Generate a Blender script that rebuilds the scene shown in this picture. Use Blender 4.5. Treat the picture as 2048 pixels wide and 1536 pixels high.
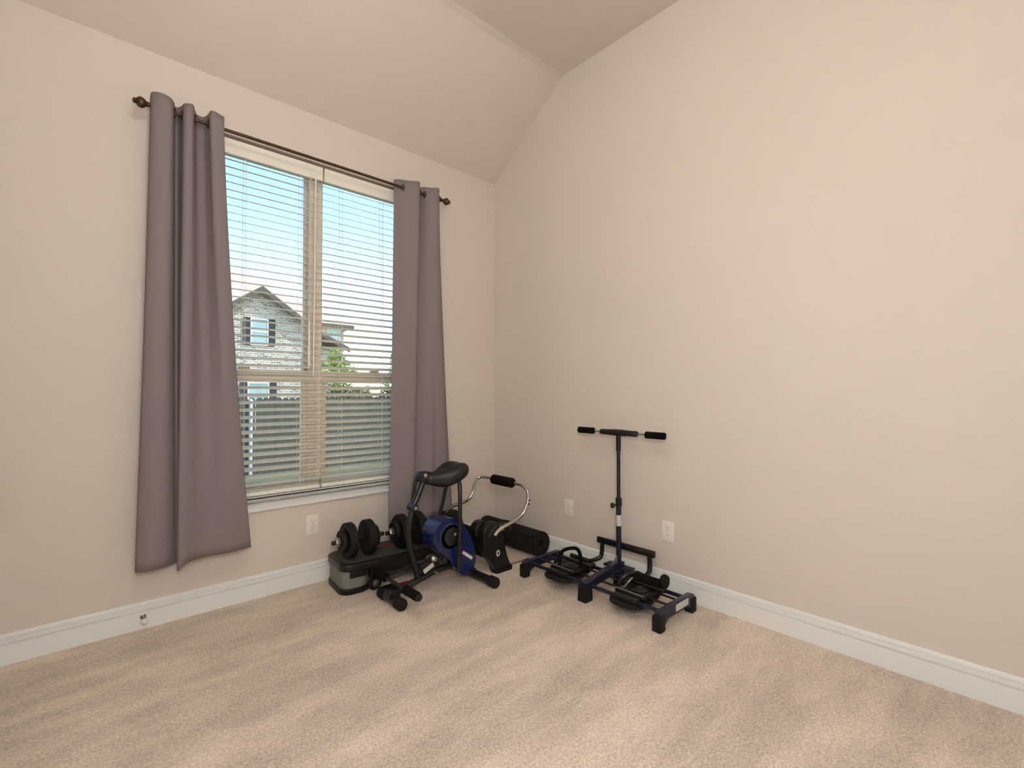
import bpy, bmesh, math, random
from mathutils import Vector, Matrix
random.seed(7)
scene = bpy.context.scene
for o in list(bpy.data.objects):
    bpy.data.objects.remove(o)
C = scene.collection
PI = math.pi

# ---------------------------------------------------------------- camera
cd = bpy.data.cameras.new('camera')
cam = bpy.data.objects.new('camera', cd)
C.objects.link(cam)
cd.sensor_width = 36.0
cd.lens = 952.3 / 2048 * 36.0
cd.clip_start = 0.02
cd.clip_end = 400
cam.location = (-2.4143, -2.8338, 1.1061)
cam.rotation_euler = (PI / 2 + 0.01716, 0, -0.7422)
scene.camera = cam

# ---------------------------------------------------------------- sky, sun, exposure
w = bpy.data.worlds.new('sky')
scene.world = w
w.use_nodes = True
nt = w.node_tree
nt.nodes.clear()
sky = nt.nodes.new('ShaderNodeTexSky')
sky.sky_type = 'NISHITA'
sky.sun_disc = False
sky.sun_elevation = math.radians(50)
sky.sun_rotation = math.radians(118)
sky.air_density = 1.0
sky.dust_density = 0.6
sky.ozone_density = 2.5
bg = nt.nodes.new('ShaderNodeBackground')
bg.inputs['Strength'].default_value = 0.52
wo = nt.nodes.new('ShaderNodeOutputWorld')
nt.links.new(sky.outputs[0], bg.inputs[0])
nt.links.new(bg.outputs[0], wo.inputs[0])
sl = bpy.data.lights.new('sun', 'SUN')
sl.energy = 5.5
sl.angle = math.radians(0.6)
sl.color = (1.0, 0.95, 0.86)
so = bpy.data.objects.new('sun', sl)
C.objects.link(so)
so.rotation_euler = Vector((0.57, -0.30, 0.77)).to_track_quat('Z', 'Y').to_euler()
scene.view_settings.view_transform = 'Standard'
scene.view_settings.look = 'None'
scene.view_settings.gamma = 1.0
scene.view_settings.use_curve_mapping = False
scene.view_settings.exposure = 0.14
CEIL_FILL_STRENGTH = 23.0  # two unseen globe lights added as fill where daylight falls short
FLOOR_FILL_STRENGTH = 54.0
CEIL_FILL_COLOR = (1.0, 0.975, 0.94)
FLOOR_FILL_COLOR = (0.95, 0.985, 1.04)

# ---------------------------------------------------------------- materials
MATS = {}
def srgb(r, g, b):
    f = lambda c: (c / 255 / 12.92) if c / 255 <= 0.04045 else ((c / 255 + 0.055) / 1.055) ** 2.4
    return (f(r), f(g), f(b), 1)

def mat(name, col, rough=0.5, metal=0.0, noise=0.0, nscale=20.0, bump=0.0, bscale=60.0, spec=0.5, emit=None, stretch=None):
    if name in MATS:
        return MATS[name]
    m = bpy.data.materials.new(name)
    m.use_nodes = True
    t = m.node_tree
    b = t.nodes['Principled BSDF']
    c = srgb(*col)
    b.inputs['Base Color'].default_value = c
    b.inputs['Roughness'].default_value = rough
    b.inputs['Metallic'].default_value = metal
    b.inputs['Specular IOR Level'].default_value = spec
    tc = t.nodes.new('ShaderNodeTexCoord')
    src = tc.outputs['Object']
    if stretch:
        mp = t.nodes.new('ShaderNodeMapping')
        mp.inputs['Scale'].default_value = stretch
        t.links.new(src, mp.inputs[0])
        src = mp.outputs[0]
    if noise > 0:
        n = t.nodes.new('ShaderNodeTexNoise')
        n.inputs['Scale'].default_value = nscale
        n.inputs['Detail'].default_value = 4
        t.links.new(src, n.inputs['Vector'])
        r = t.nodes.new('ShaderNodeMapRange')
        r.inputs[1].default_value = 0.3
        r.inputs[2].default_value = 0.7
        r.inputs[3].default_value = 1 - noise
        r.inputs[4].default_value = 1 + noise
        t.links.new(n.outputs[0], r.inputs[0])
        mx = t.nodes.new('ShaderNodeVectorMath')
        mx.operation = 'SCALE'
        mx.inputs[0].default_value = c[:3]
        t.links.new(r.outputs[0], mx.inputs['Scale'])
        t.links.new(mx.outputs[0], b.inputs['Base Color'])
    if bump > 0:
        n2 = t.nodes.new('ShaderNodeTexNoise')
        n2.inputs['Scale'].default_value = bscale
        n2.inputs['Detail'].default_value = 3
        t.links.new(src, n2.inputs['Vector'])
        bp = t.nodes.new('ShaderNodeBump')
        bp.inputs['Strength'].default_value = bump
        bp.inputs['Distance'].default_value = 0.004
        t.links.new(n2.outputs[0], bp.inputs['Height'])
        t.links.new(bp.outputs[0], b.inputs['Normal'])
    if emit:
        b.inputs['Emission Color'].default_value = (*emit[:3], 1)
        b.inputs['Emission Strength'].default_value = emit[3]
    MATS[name] = m
    return m

WALL = mat('wall paint', (219, 209, 198), 0.85, noise=0.012, nscale=1.5, bump=0.22, bscale=130, spec=0.25)
CEIL = mat('ceiling paint', (216, 205, 195), 0.9, noise=0.012, nscale=2, bump=0.25, bscale=110, spec=0.2)
TRIM = mat('trim paint', (238, 239, 235), 0.42, noise=0.01, nscale=3)
VINYL = mat('almond vinyl', (240, 231, 216), 0.5, noise=0.015, nscale=4)
BLINDM = mat('blind vinyl', (243, 240, 228), 0.45, noise=0.01, nscale=8)
def translucent(m, fac, col):
    t = m.node_tree
    b = t.nodes['Principled BSDF']
    o = [n for n in t.nodes if n.type == 'OUTPUT_MATERIAL'][0]
    tr = t.nodes.new('ShaderNodeBsdfTranslucent')
    tr.inputs[0].default_value = srgb(*col)
    mx = t.nodes.new('ShaderNodeMixShader')
    mx.inputs[0].default_value = fac
    t.links.new(b.outputs[0], mx.inputs[1])
    t.links.new(tr.outputs[0], mx.inputs[2])
    t.links.new(mx.outputs[0], o.inputs[0])
SLATM = mat('translucent slat vinyl', (246, 244, 236), 0.45, noise=0.01, nscale=8)
translucent(SLATM, 0.5, (246, 243, 234))
CORD = mat('blind cord', (238, 236, 226), 0.8, noise=0.02, nscale=90)
BRONZE = mat('antique bronze', (84, 68, 52), 0.42, 0.75, noise=0.2, nscale=40)
FABRIC = mat('mauve grey fabric', (136, 126, 127), 0.92, noise=0.03, nscale=220, bump=0.25, bscale=600, spec=0.15)
PLATE = mat('outlet plastic', (238, 232, 222), 0.35, noise=0.006, nscale=10)
SLOT = mat('outlet slot', (120, 110, 100), 0.6, noise=0.05)
CHROME = mat('chrome', (205, 203, 198), 0.14, 1.0, noise=0.03, nscale=30)
STEEL = mat('brushed steel', (160, 158, 152), 0.32, 0.9, noise=0.08, nscale=60)
BLACKP = mat('black plastic', (17, 17, 16), 0.42, noise=0.12, nscale=30, spec=0.45)
BLACKT = mat('black painted steel', (19, 19, 19), 0.35, noise=0.08, nscale=25, spec=0.5)
FOAM = mat('black foam', (19, 18, 18), 0.95, noise=0.15, nscale=200, bump=0.5, bscale=300, spec=0.1)
RUBBER = mat('black rubber', (17, 17, 16), 0.7, noise=0.12, nscale=60, spec=0.3)
LEATHER = mat('black saddle vinyl', (19, 19, 18), 0.48, noise=0.1, nscale=60, bump=0.2, bscale=220)
BLUE = mat('blue gloss plastic', (16, 30, 76), 0.22, noise=0.05, nscale=20, spec=0.6)
NAVY = mat('navy painted steel', (16, 20, 48), 0.32, noise=0.08, nscale=20)
IRON = mat('black vinyl weight', (17, 16, 15), 0.6, noise=0.1, nscale=40, spec=0.3)
RISER = mat('grey riser plastic', (122, 121, 112), 0.6, noise=0.05, nscale=30, bump=0.2, bscale=200)
DECKM = mat('step rubber top', (60, 62, 54), 0.85, noise=0.08, nscale=60, bump=0.4, bscale=180)
RED = mat('red plastic', (140, 24, 34), 0.45, noise=0.06, nscale=30)
MATM = mat('black yoga mat', (32, 31, 26), 0.85, noise=0.1, nscale=90, bump=0.4, bscale=260, spec=0.2)
STICK = mat('sticker paper', (205, 204, 198), 0.5, noise=0.12, nscale=90)
GREEN = mat('dark green plastic', (18, 52, 36), 0.4, noise=0.08, nscale=30)

def carpet_mat():
    m = bpy.data.materials.new('beige carpet')
    m.use_nodes = True
    t = m.node_tree
    b = t.nodes['Principled BSDF']
    b.inputs['Roughness'].default_value = 1.0
    b.inputs['Specular IOR Level'].default_value = 0.05
    b.inputs['Sheen Weight'].default_value = 0.15
    tc = t.nodes.new('ShaderNodeTexCoord')
    def noise(scale, detail, rot=0, st=(1, 1, 1), rough=0.55):
        mp = t.nodes.new('ShaderNodeMapping')
        mp.inputs['Rotation'].default_value = (0, 0, rot)
        mp.inputs['Scale'].default_value = st
        t.links.new(tc.outputs['Object'], mp.inputs[0])
        n = t.nodes.new('ShaderNodeTexNoise')
        n.inputs['Scale'].default_value = scale
        n.inputs['Detail'].default_value = detail
        n.inputs['Roughness'].default_value = rough
        t.links.new(mp.outputs[0], n.inputs['Vector'])
        return n.outputs[0]
    def ramp(x, a, bb, lo, hi):
        r = t.nodes.new('ShaderNodeMapRange')
        r.inputs[1].default_value = a
        r.inputs[2].default_value = bb
        r.inputs[3].default_value = lo
        r.inputs[4].default_value = hi
        t.links.new(x, r.inputs[0])
        return r.outputs[0]
    # vacuum strokes and footprints lay the pile in soft lighter and darker swathes
    s1 = ramp(noise(2.2, 3, 0.55, (0.55, 2.2, 1)), 0.40, 0.60, -0.12, 0.12)
    s2 = ramp(noise(5.5, 4, -0.5, (1, 1.7, 1)), 0.42, 0.58, -0.05, 0.05)
    s3 = ramp(noise(115, 4, 0, (1, 1, 1), 0.75), 0.30, 0.70, -0.34, 0.34)
    s4 = ramp(noise(60, 3, 0, (1, 1, 1), 0.6), 0.35, 0.65, -0.07, 0.07)
    def add(a, bb):
        n = t.nodes.new('ShaderNodeMath')
        n.operation = 'ADD'
        t.links.new(a, n.inputs[0])
        if isinstance(bb, float):
            n.inputs[1].default_value = bb
        else:
            t.links.new(bb, n.inputs[1])
        return n.outputs[0]
    s = add(add(add(add(s1, s2), s3), s4), 1.0)
    mx = t.nodes.new('ShaderNodeVectorMath')
    mx.operation = 'SCALE'
    mx.inputs[0].default_value = srgb(232, 215, 196)[:3]
    t.links.new(s, mx.inputs['Scale'])
    t.links.new(mx.outputs[0], b.inputs['Base Color'])
    bp = t.nodes.new('ShaderNodeBump')
    bp.inputs['Strength'].default_value = 0.75
    bp.inputs['Distance'].default_value = 0.006
    t.links.new(s3, bp.inputs['Height'])
    t.links.new(bp.outputs[0], b.inputs['Normal'])
    return m
CARPET = carpet_mat()

def glass_mat():
    m = bpy.data.materials.new('window glass')
    m.use_nodes = True
    t = m.node_tree
    t.nodes.clear()
    o = t.nodes.new('ShaderNodeOutputMaterial')
    tr = t.nodes.new('ShaderNodeBsdfTransparent')
    tr.inputs[0].default_value = (0.93, 0.96, 0.95, 1)
    g = t.nodes.new('ShaderNodeBsdfGlossy')
    g.inputs['Roughness'].default_value = 0.02
    fr = t.nodes.new('ShaderNodeFresnel')
    fr.inputs[0].default_value = 1.45
    mx = t.nodes.new('ShaderNodeMixShader')
    t.links.new(fr.outputs[0], mx.inputs[0])
    t.links.new(tr.outputs[0], mx.inputs[1])
    t.links.new(g.outputs[0], mx.inputs[2])
    t.links.new(mx.outputs[0], o.inputs[0])
    return m
GLASS = glass_mat()

def brick_mat():
    m = bpy.data.materials.new('pale brick')
    m.use_nodes = True
    t = m.node_tree
    b = t.nodes['Principled BSDF']
    b.inputs['Roughness'].default_value = 0.9
    tc = t.nodes.new('ShaderNodeTexCoord')
    sp = t.nodes.new('ShaderNodeSeparateXYZ')
    t.links.new(tc.outputs['Object'], sp.inputs[0])
    ad = t.nodes.new('ShaderNodeMath')
    ad.operation = 'ADD'
    t.links.new(sp.outputs[0], ad.inputs[0])
    t.links.new(sp.outputs[1], ad.inputs[1])
    cb = t.nodes.new('ShaderNodeCombineXYZ')
    t.links.new(ad.outputs[0], cb.inputs[0])
    t.links.new(sp.outputs[2], cb.inputs[1])
    br = t.nodes.new('ShaderNodeTexBrick')
    br.inputs['Scale'].default_value = 1.0
    br.inputs['Brick Width'].default_value = 0.26
    br.inputs['Row Height'].default_value = 0.10
    br.inputs['Mortar Size'].default_value = 0.014
    br.inputs['Color1'].default_value = srgb(190, 172, 150)
    br.inputs['Color2'].default_value = srgb(112, 100, 86)
    br.inputs['Mortar'].default_value = srgb(226, 218, 202)
    t.links.new(cb.outputs[0], br.inputs['Vector'])
    t.links.new(br.outputs['Color'], b.inputs['Base Color'])
    return m
BRICK = brick_mat()
SHINGLE = mat('tan roof shingle', (196, 178, 158), 0.95, noise=0.10, nscale=8, bump=0.3, bscale=30)
FASCIA = mat('dark brown fascia', (92, 82, 70), 0.7, noise=0.05, nscale=5)
SHUTTER = mat('black shutter', (48, 46, 44), 0.7, noise=0.08, nscale=8)
WHITEF = mat('white window frame', (226, 226, 220), 0.5, noise=0.02, nscale=4)
FARPANE = mat('sky reflecting pane', (150, 176, 172), 0.12, noise=0.12, nscale=2, spec=0.8)
PICKET = mat('weathered picket', (76, 72, 60), 0.9, noise=0.22, nscale=5, bump=0.3, bscale=30, stretch=(6, 6, 0.8))
GALV = mat('galvanised post', (196, 198, 196), 0.4, 0.3, noise=0.06, nscale=12)
GRASS = mat('lawn grass', (92, 98, 66), 0.95, noise=0.25, nscale=2.2, bump=0.6, bscale=30)
LEAF1 = mat('yellow green leaf', (168, 182, 84), 0.6, noise=0.2, nscale=3)
LEAF2 = mat('pale grey green leaf', (150, 168, 132), 0.6, noise=0.15, nscale=3)
LEAF3 = mat('olive shrub leaf', (106, 108, 62), 0.7, noise=0.25, nscale=3)
BARK = mat('grey brown bark', (108, 92, 76), 0.9, noise=0.2, nscale=12)
REDBR = mat('red brick far', (176, 98, 66), 0.9, noise=0.1, nscale=4)
CREAM = mat('cream render', (228, 208, 178), 0.85, noise=0.04, nscale=3)

# ---------------------------------------------------------------- helpers
def new_bm():
    return bmesh.new()

def to_mesh(bm, name, smooth=None, org=(0, 0, 0)):
    me = bpy.data.meshes.new(name)
    if org != (0, 0, 0):
        bmesh.ops.translate(bm, verts=bm.verts, vec=-Vector(org))
    bmesh.ops.recalc_face_normals(bm, faces=bm.faces)
    bm.to_mesh(me)
    bm.free()
    if smooth is not None:
        for p in me.polygons:
            p.use_smooth = True
        try:
            me.set_sharp_from_angle(angle=math.radians(smooth))
        except Exception:
            pass
    return me

def obj(name, me, m, parent=None, loc=None):
    o = bpy.data.objects.new(name, me)
    if m is not None and len(me.materials) == 0:
        me.materials.append(m)
    C.objects.link(o)
    if parent is not None:
        o.parent = parent
    if loc is not None:
        o.location = loc
    return o

def tag(o, label, cat, group=None):
    o['label'] = label
    o['category'] = cat
    if group:
        o['group'] = group
    return o

class Thing:
    """an Empty at a thing's base; its parts are built in scene metres and hung on it"""
    def __init__(s, name, label, cat, loc=(0, 0, 0), rotz=0.0, group=None, kind=None, local=False):
        s.e = bpy.data.objects.new(name, None)
        s.e.empty_display_size = 0.05
        C.objects.link(s.e)
        s.e.location = loc
        s.e.rotation_euler = (0, 0, rotz)
        s.loc = tuple(loc)
        s.local = local
        if label:
            tag(s.e, label, cat, group)
        if kind:
            s.e['kind'] = kind
    def part(s, name, bm, m, smooth=35, parent=None, label=None):
        me = to_mesh(bm, name, smooth, (0, 0, 0) if s.local else s.loc)
        o = obj(name, me, m, parent or s.e)
        if label:
            o['label'] = label
        return o

def struct(name, bm, m, smooth=None):
    o = obj(name, to_mesh(bm, name, smooth), m)
    o['kind'] = 'structure'
    return o

def box(bm, x0, x1, y0, y1, z0, z1, bev=0.0, seg=2, mtx=None):
    vs = [bm.verts.new((x, y, z)) for z in (z0, z1) for y in (y0, y1) for x in (x0, x1)]
    idx = [(0, 2, 3, 1), (4, 5, 7, 6), (0, 1, 5, 4), (2, 6, 7, 3), (0, 4, 6, 2), (1, 3, 7, 5)]
    fs = [bm.faces.new([vs[i] for i in f]) for f in idx]
    if bev > 0:
        es = list({e for f in fs for e in f.edges})
        r = bmesh.ops.bevel(bm, geom=es, offset=bev, segments=seg, profile=0.5, affect='EDGES')
        vs = list({v for f in r['faces'] for v in f.verts} | {v for v in vs if v.is_valid})
    if mtx is not None:
        vs = [v for v in vs if v.is_valid]
        bmesh.ops.transform(bm, matrix=mtx, verts=vs)
    return bm

def B(x0, x1, y0, y1, z0, z1, bev=0.0, seg=2):
    return box(new_bm(), x0, x1, y0, y1, z0, z1, bev, seg)

def catmull(pts, n=8):
    P = [Vector(p) for p in pts]
    if len(P) < 3:
        return P
    out = []
    for i in range(len(P) - 1):
        p0 = P[i - 1] if i > 0 else P[i] * 2 - P[i + 1]
        p1, p2 = P[i], P[i + 1]
        p3 = P[i + 2] if i + 2 < len(P) else P[i + 1] * 2 - P[i]
        for k in range(n):
            t = k / n
            out.append(0.5 * ((2 * p1) + (p2 - p0) * t + (2 * p0 - 5 * p1 + 4 * p2 - p3) * t * t + (3 * p1 - p0 - 3 * p2 + p3) * t ** 3))
    out.append(P[-1])
    return out

def tube(bm, pts, r, seg=12, smooth=True, n=8, caps=True):
    P = catmull(pts, n) if smooth else [Vector(p) for p in pts]
    N = len(P)
    rr = r if isinstance(r, (list, tuple)) else [r] * N
    if len(rr) != N:
        rr = [rr[min(len(rr) - 1, int(i * len(rr) / N))] for i in range(N)]
    T = []
    for i in range(N):
        a = P[max(i - 1, 0)]
        b = P[min(i + 1, N - 1)]
        T.append((b - a).normalized())
    up = Vector((0, 0, 1)) if abs(T[0].z) < 0.9 else Vector((1, 0, 0))
    u = T[0].cross(up).normalized()
    rings = []
    for i in range(N):
        u = (u - T[i] * u.dot(T[i])).normalized()
        v = T[i].cross(u)
        rings.append([bm.verts.new(P[i] + (u * math.cos(2 * PI * k / seg) + v * math.sin(2 * PI * k / seg)) * rr[i]) for k in range(seg)])
    for i in range(N - 1):
        for k in range(seg):
            bm.faces.new((rings[i][k], rings[i][(k + 1) % seg], rings[i + 1][(k + 1) % seg], rings[i + 1][k]))
    if caps:
        bm.faces.new(rings[0][::-1])
        bm.faces.new(rings[-1])
    return bm

def TU(pts, r, seg=12, smooth=True, n=8):
    return tube(new_bm(), pts, r, seg, smooth, n)

def lathe(bm, prof, org, axis, seg=24):
    """prof: list of (distance along axis, radius)"""
    ax = Vector(axis).normalized()
    up = Vector((0, 0, 1)) if abs(ax.z) < 0.9 else Vector((1, 0, 0))
    u = ax.cross(up).normalized()
    v = ax.cross(u)
    org = Vector(org)
    rings = []
    for d, r in prof:
        r = max(r, 1e-5)
        rings.append([bm.verts.new(org + ax * d + (u * math.cos(2 * PI * k / seg) + v * math.sin(2 * PI * k / seg)) * r) for k in range(seg)])
    for i in range(len(rings) - 1):
        for k in range(seg):
            bm.faces.new((rings[i][k], rings[i][(k + 1) % seg], rings[i + 1][(k + 1) % seg], rings[i + 1][k]))
    bm.faces.new(rings[0][::-1])
    bm.faces.new(rings[-1])
    return bm

def LA(prof, org, axis, seg=24):
    return lathe(new_bm(), prof, org, axis, seg)

def prism(bm, poly, axis, a, b, bev=0.0):
    """extrude a 2D outline: axis 'y' takes (x,z), 'x' takes (y,z), 'z' takes (x,y)"""
    def mk(p, d):
        if axis == 'y':
            return (p[0], d, p[1])
        if axis == 'x':
            return (d, p[0], p[1])
        return (p[0], p[1], d)
    v0 = [bm.verts.new(mk(p, a)) for p in poly]
    v1 = [bm.verts.new(mk(p, b)) for p in poly]
    f0 = bm.faces.new(v0)
    f1 = bm.faces.new(v1[::-1])
    n = len(poly)
    for i in range(n):
        bm.faces.new((v0[i], v1[i], v1[(i + 1) % n], v0[(i + 1) % n]))
    if bev > 0:
        es = list(set(f0.edges) | set(f1.edges))
        bmesh.ops.bevel(bm, geom=es, offset=bev, segments=3, profile=0.5, affect='EDGES')
    return bm

def PR(poly, axis, a, b, bev=0.0):
    return prism(new_bm(), poly, axis, a, b, bev)

def closed_curve(pts, n=6):
    P = [Vector((p[0], p[1], 0)) for p in pts]
    out = []
    L = len(P)
    for i in range(L):
        p0, p1, p2, p3 = P[i - 1], P[i], P[(i + 1) % L], P[(i + 2) % L]
        for k in range(n):
            t = k / n
            q = 0.5 * ((2 * p1) + (p2 - p0) * t + (2 * p0 - 5 * p1 + 4 * p2 - p3) * t * t + (3 * p1 - p0 - 3 * p2 + p3) * t ** 3)
            out.append((q.x, q.y))
    return out

def torus(bm, org, axis, R, r, seg=20, rs=8):
    ax = Vector(axis).normalized()
    up = Vector((0, 0, 1)) if abs(ax.z) < 0.9 else Vector((1, 0, 0))
    u = ax.cross(up).normalized()
    v = ax.cross(u)
    org = Vector(org)
    rings = []
    for i in range(seg):
        a = 2 * PI * i / seg
        d = u * math.cos(a) + v * math.sin(a)
        rings.append([bm.verts.new(org + d * (R + r * math.cos(2 * PI * k / rs)) + ax * r * math.sin(2 * PI * k / rs)) for k in range(rs)])
    for i in range(seg):
        for k in range(rs):
            bm.faces.new((rings[i][k], rings[(i + 1) % seg][k], rings[(i + 1) % seg][(k + 1) % rs], rings[i][(k + 1) % rs]))
    return bm

def copy_tree(o, parent=None):
    c = o.copy()
    C.objects.link(c)
    if parent is not None:
        c.parent = parent
    for ch in [k for k in bpy.data.objects if k.parent == o]:
        copy_tree(ch, c)
    return c

# ================================================================ the room
XL, YB, H, HC, SL = -2.664, -3.25, 2.74, 3.255, -0.70       # left wall, back wall, eave height, flat ceiling, slope foot
WX0, WX1, WZ0, WZ1 = -2.11, -0.57, 0.515, 2.462               # window opening
T = 0.15

b = new_bm()
box(b, XL - 0.02, 0.12, YB - 0.12, T, -0.12, 0)
struct('floor', b, CARPET)

b = new_bm()
box(b, XL - T, WX0, 0, T, -0.3, H + 0.25)
box(b, WX1, T, 0, T, -0.3, H + 0.25)
box(b, WX0, WX1, 0, T, -0.3, WZ0)
box(b, WX0, WX1, 0, T, WZ1, H + 0.25)
struct('wall_front', b, WALL)

side = [(0.0, -0.3), (0.0, HC + 0.3), (YB - T, HC + 0.3), (YB - T, -0.3)]
struct('wall_right', PR(side, 'x', 0, T), WALL)
struct('wall_left', PR(side, 'x', XL - T, XL), WALL)
struct('wall_back', B(XL, 0, YB - T, YB, -0.3, HC + 0.3), WALL)
b = new_bm()
# sloped strip above the window wall easing into the flat ceiling
prof = [(0.02, H - 0.0147), (SL + 0.05, HC - 0.037), (SL + 0.02, HC - 0.018), (SL - 0.02, HC - 0.004), (SL - 0.07, HC), (YB, HC), (YB, HC + 0.12), (SL - 0.1, HC + 0.12), (0.02, H + 0.12)]
prism(b, prof, 'x', XL, 0.0)
struct('ceiling', b, CEIL)

# baseboards: tall flat face, bead lines and a rounded cap
bb = [(0, 0), (0.014, 0), (0.014, 0.079), (0.006, 0.081), (0.006, 0.085), (0.0135, 0.087), (0.0135, 0.100), (0.005, 0.102), (0.005, 0.106), (0.011, 0.109), (0.009, 0.119), (0.004, 0.123), (0, 0.123)]
struct('baseboard_front', PR([(-d, z) for d, z in bb], 'x', XL, 0.0), TRIM)
struct('baseboard_right', PR([(-d, z) for d, z in bb], 'y', YB, -0.014), TRIM)
struct('baseboard_left', PR([(XL + d, z) for d, z in bb], 'y', -0.42, -0.014), TRIM)

# ---- closet door in the left wall (only its knob reaches into view)
d = Thing('door_1', None, None, (XL, -1.0, 0), kind='structure')
d.part('door_leaf', B(XL + 0.0, XL + 0.004, -1.30, -0.52, 0.01, 2.03), TRIM, None)
b = new_bm()
box(b, XL, XL + 0.016, -0.52, -0.43, 0, 2.12, 0.003)
box(b, XL, XL + 0.016, -1.39, -1.30, 0, 2.12, 0.003)
box(b, XL, XL + 0.016, -1.30, -0.52, 2.03, 2.12, 0.003)
d.part('door_casing', b, TRIM, None)
for (z0, z1) in ((0.2, 0.78), (0.98, 1.85)):
    for (y0, y1) in ((-1.22, -0.95), (-0.87, -0.60)):
        d.part('door_panel', B(XL + 0.004, XL + 0.009, y0, y1, z0, z1, 0.003), TRIM, None)
d.part('door_knob', LA([(0, 0.03), (0.006, 0.03), (0.008, 0.012), (0.03, 0.011), (0.036, 0.02), (0.048, 0.027), (0.062, 0.026), (0.07, 0.016), (0.072, 0.004)], (XL + 0.004, -0.675, 0.835), (1, 0, 0)), BRONZE)

# ---- windows: two single hung vinyl units joined at a mullion
MX = -1.352
def window(name, x0, x1):
    t = Thing(name, None, None, (x0, 0.085, WZ0), kind='structure')
    fw = 0.040
    y0, y1 = 0.088, 0.148
    b = new_bm()
    box(b, x0, x0 + fw, y0, y1, WZ0, WZ1, 0.003)
    box(b, x1 - fw, x1, y0, y1, WZ0, WZ1, 0.003)
    box(b, x0 + fw, x1 - fw, y0, y1, WZ0, WZ0 + fw, 0.003)
    box(b, x0 + fw, x1 - fw, y0, y1, WZ1 - fw, WZ1, 0.003)
    t.part('window_frame', b, VINYL, None)
    # upper sash (outer track)
    b = new_bm()
    s = 0.016
    u0, u1 = x0 + fw, x1 - fw
    box(b, u0, u0 + s, 0.122, 0.142, 1.19, WZ1 - fw, 0.002)
    box(b, u1 - s, u1, 0.122, 0.142, 1.19, WZ1 - fw, 0.002)
    box(b, u0 + s, u1 - s, 0.122, 0.142, WZ1 - fw - s, WZ1 - fw, 0.002)
    box(b, u0 + s, u1 - s, 0.122, 0.142, 1.18, 1.225, 0.002)
    t.part('upper_sash', b, VINYL, None)
    b = new_bm()
    s = 0.034
    box(b, u0, u0 + s, 0.094, 0.120, WZ0 + fw, 1.235, 0.003)
    box(b, u1 - s, u1, 0.094, 0.120, WZ0 + fw, 1.235, 0.003)
    box(b, u0 + s, u1 - s, 0.094, 0.120, WZ0 + fw, WZ0 + fw + 0.04, 0.003)
    lower = t.part('lower_sash', b, VINYL, None)
    b = new_bm()
    box(b, u0 + s, u1 - s, 0.092, 0.121, 1.168, 1.235, 0.004)
    t.part('meeting_rail', b, VINYL, None, lower)
    b = new_bm()
    box(b, (u0 + u1) / 2 - 0.03, (u0 + u1) / 2 + 0.03, 0.088, 0.11, 1.235, 1.247, 0.003)
    t.part('sash_lock', b, VINYL, None, lower)
    t.part('pane', B(u0 + 0.014, u1 - 0.014, 0.130, 0.133, 1.222, WZ1 - fw - 0.014), GLASS, None)
    t.part('pane', B(u0 + 0.032, u1 - 0.032, 0.106, 0.109, WZ0 + fw + 0.038, 1.17), GLASS, None)
window('window_1', WX0, MX)
window('window_2', MX, WX1)

# ---- sill: stool board with apron below
t = Thing('trim_1', None, None, (MX, 0, 0.5), kind='structure')
b = new_bm()
prism(b, [(0.088, 0.513), (-0.030, 0.513), (-0.038, 0.518), (-0.040, 0.524), (-0.038, 0.531), (-0.030, 0.535), (0.088, 0.535)], 'x', WX0 + 0.0, WX1)
prism(b, [(0.0, 0.513), (-0.030, 0.513), (-0.038, 0.518), (-0.040, 0.524), (-0.038, 0.531), (-0.030, 0.535), (0.0, 0.535)], 'x', WX0 - 0.04, WX1 + 0.04)
t.part('stool', b, TRIM, 40)
t.part('apron', PR([(0, 0.462), (-0.013, 0.462), (-0.016, 0.466), (-0.016, 0.474), (-0.011, 0.479), (-0.011, 0.513), (0, 0.513)], 'x', WX0 - 0.02, WX1 + 0.02), TRIM, 30)

# ================================================================ outdoors
LAWN0, LAWN1 = -0.55, -0.82
b = new_bm()
vs = [b.verts.new(p) for p in ((-40, 0.2, LAWN0), (60, 0.2, LAWN0), (60, 9, LAWN1), (60, 90, LAWN1), (-40, 90, LAWN1), (-40, 9, LAWN1))]
b.faces.new((vs[0], vs[1], vs[2], vs[5]))
b.faces.new((vs[5], vs[2], vs[3], vs[4]))
struct('lawn', b, GRASS)

# ---- dog-eared picket fence
t = Thing('picket_fence', 'weathered grey dog-eared picket fence across the yard outside the window', 'fence', (2, 9, LAWN1))
pw = 0.136
me = to_mesh(PR([(-pw / 2, 0), (pw / 2, 0), (pw / 2, 1.755), (pw / 2 - 0.035, 1.80), (-pw / 2 + 0.035, 1.80), (-pw / 2, 1.755)], 'y', -0.009, 0.009), 'picket')
me.materials.append(PICKET)
for i in range(66):
    o = obj('picket', me, None, t.e, (-5.2 + i * 0.143, random.uniform(-0.006, 0.006), random.uniform(-0.006, 0.008)))
    o.rotation_euler = (0, random.uniform(-0.004, 0.004), random.uniform(-0.03, 0.03))
for z in (LAWN1 + 0.3, LAWN1 + 0.95, LAWN1 + 1.5):
    t.part('fence_rail', B(-3.3, 6.4, 9.014, 9.05, z, z + 0.088, 0.004), PICKET, None)
for x in (-1.95, 0.475, 4.08):
    b = LA([(0, 0.038), (1.70, 0.038), (1.70, 0.046), (1.74, 0.046), (1.765, 0.03), (1.775, 0.01)], (x, 8.93, LAWN1), (0, 0, 1), 14)
    t.part('fence_post', b, GALV, 40, label='pale galvanised round post with cap')

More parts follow.
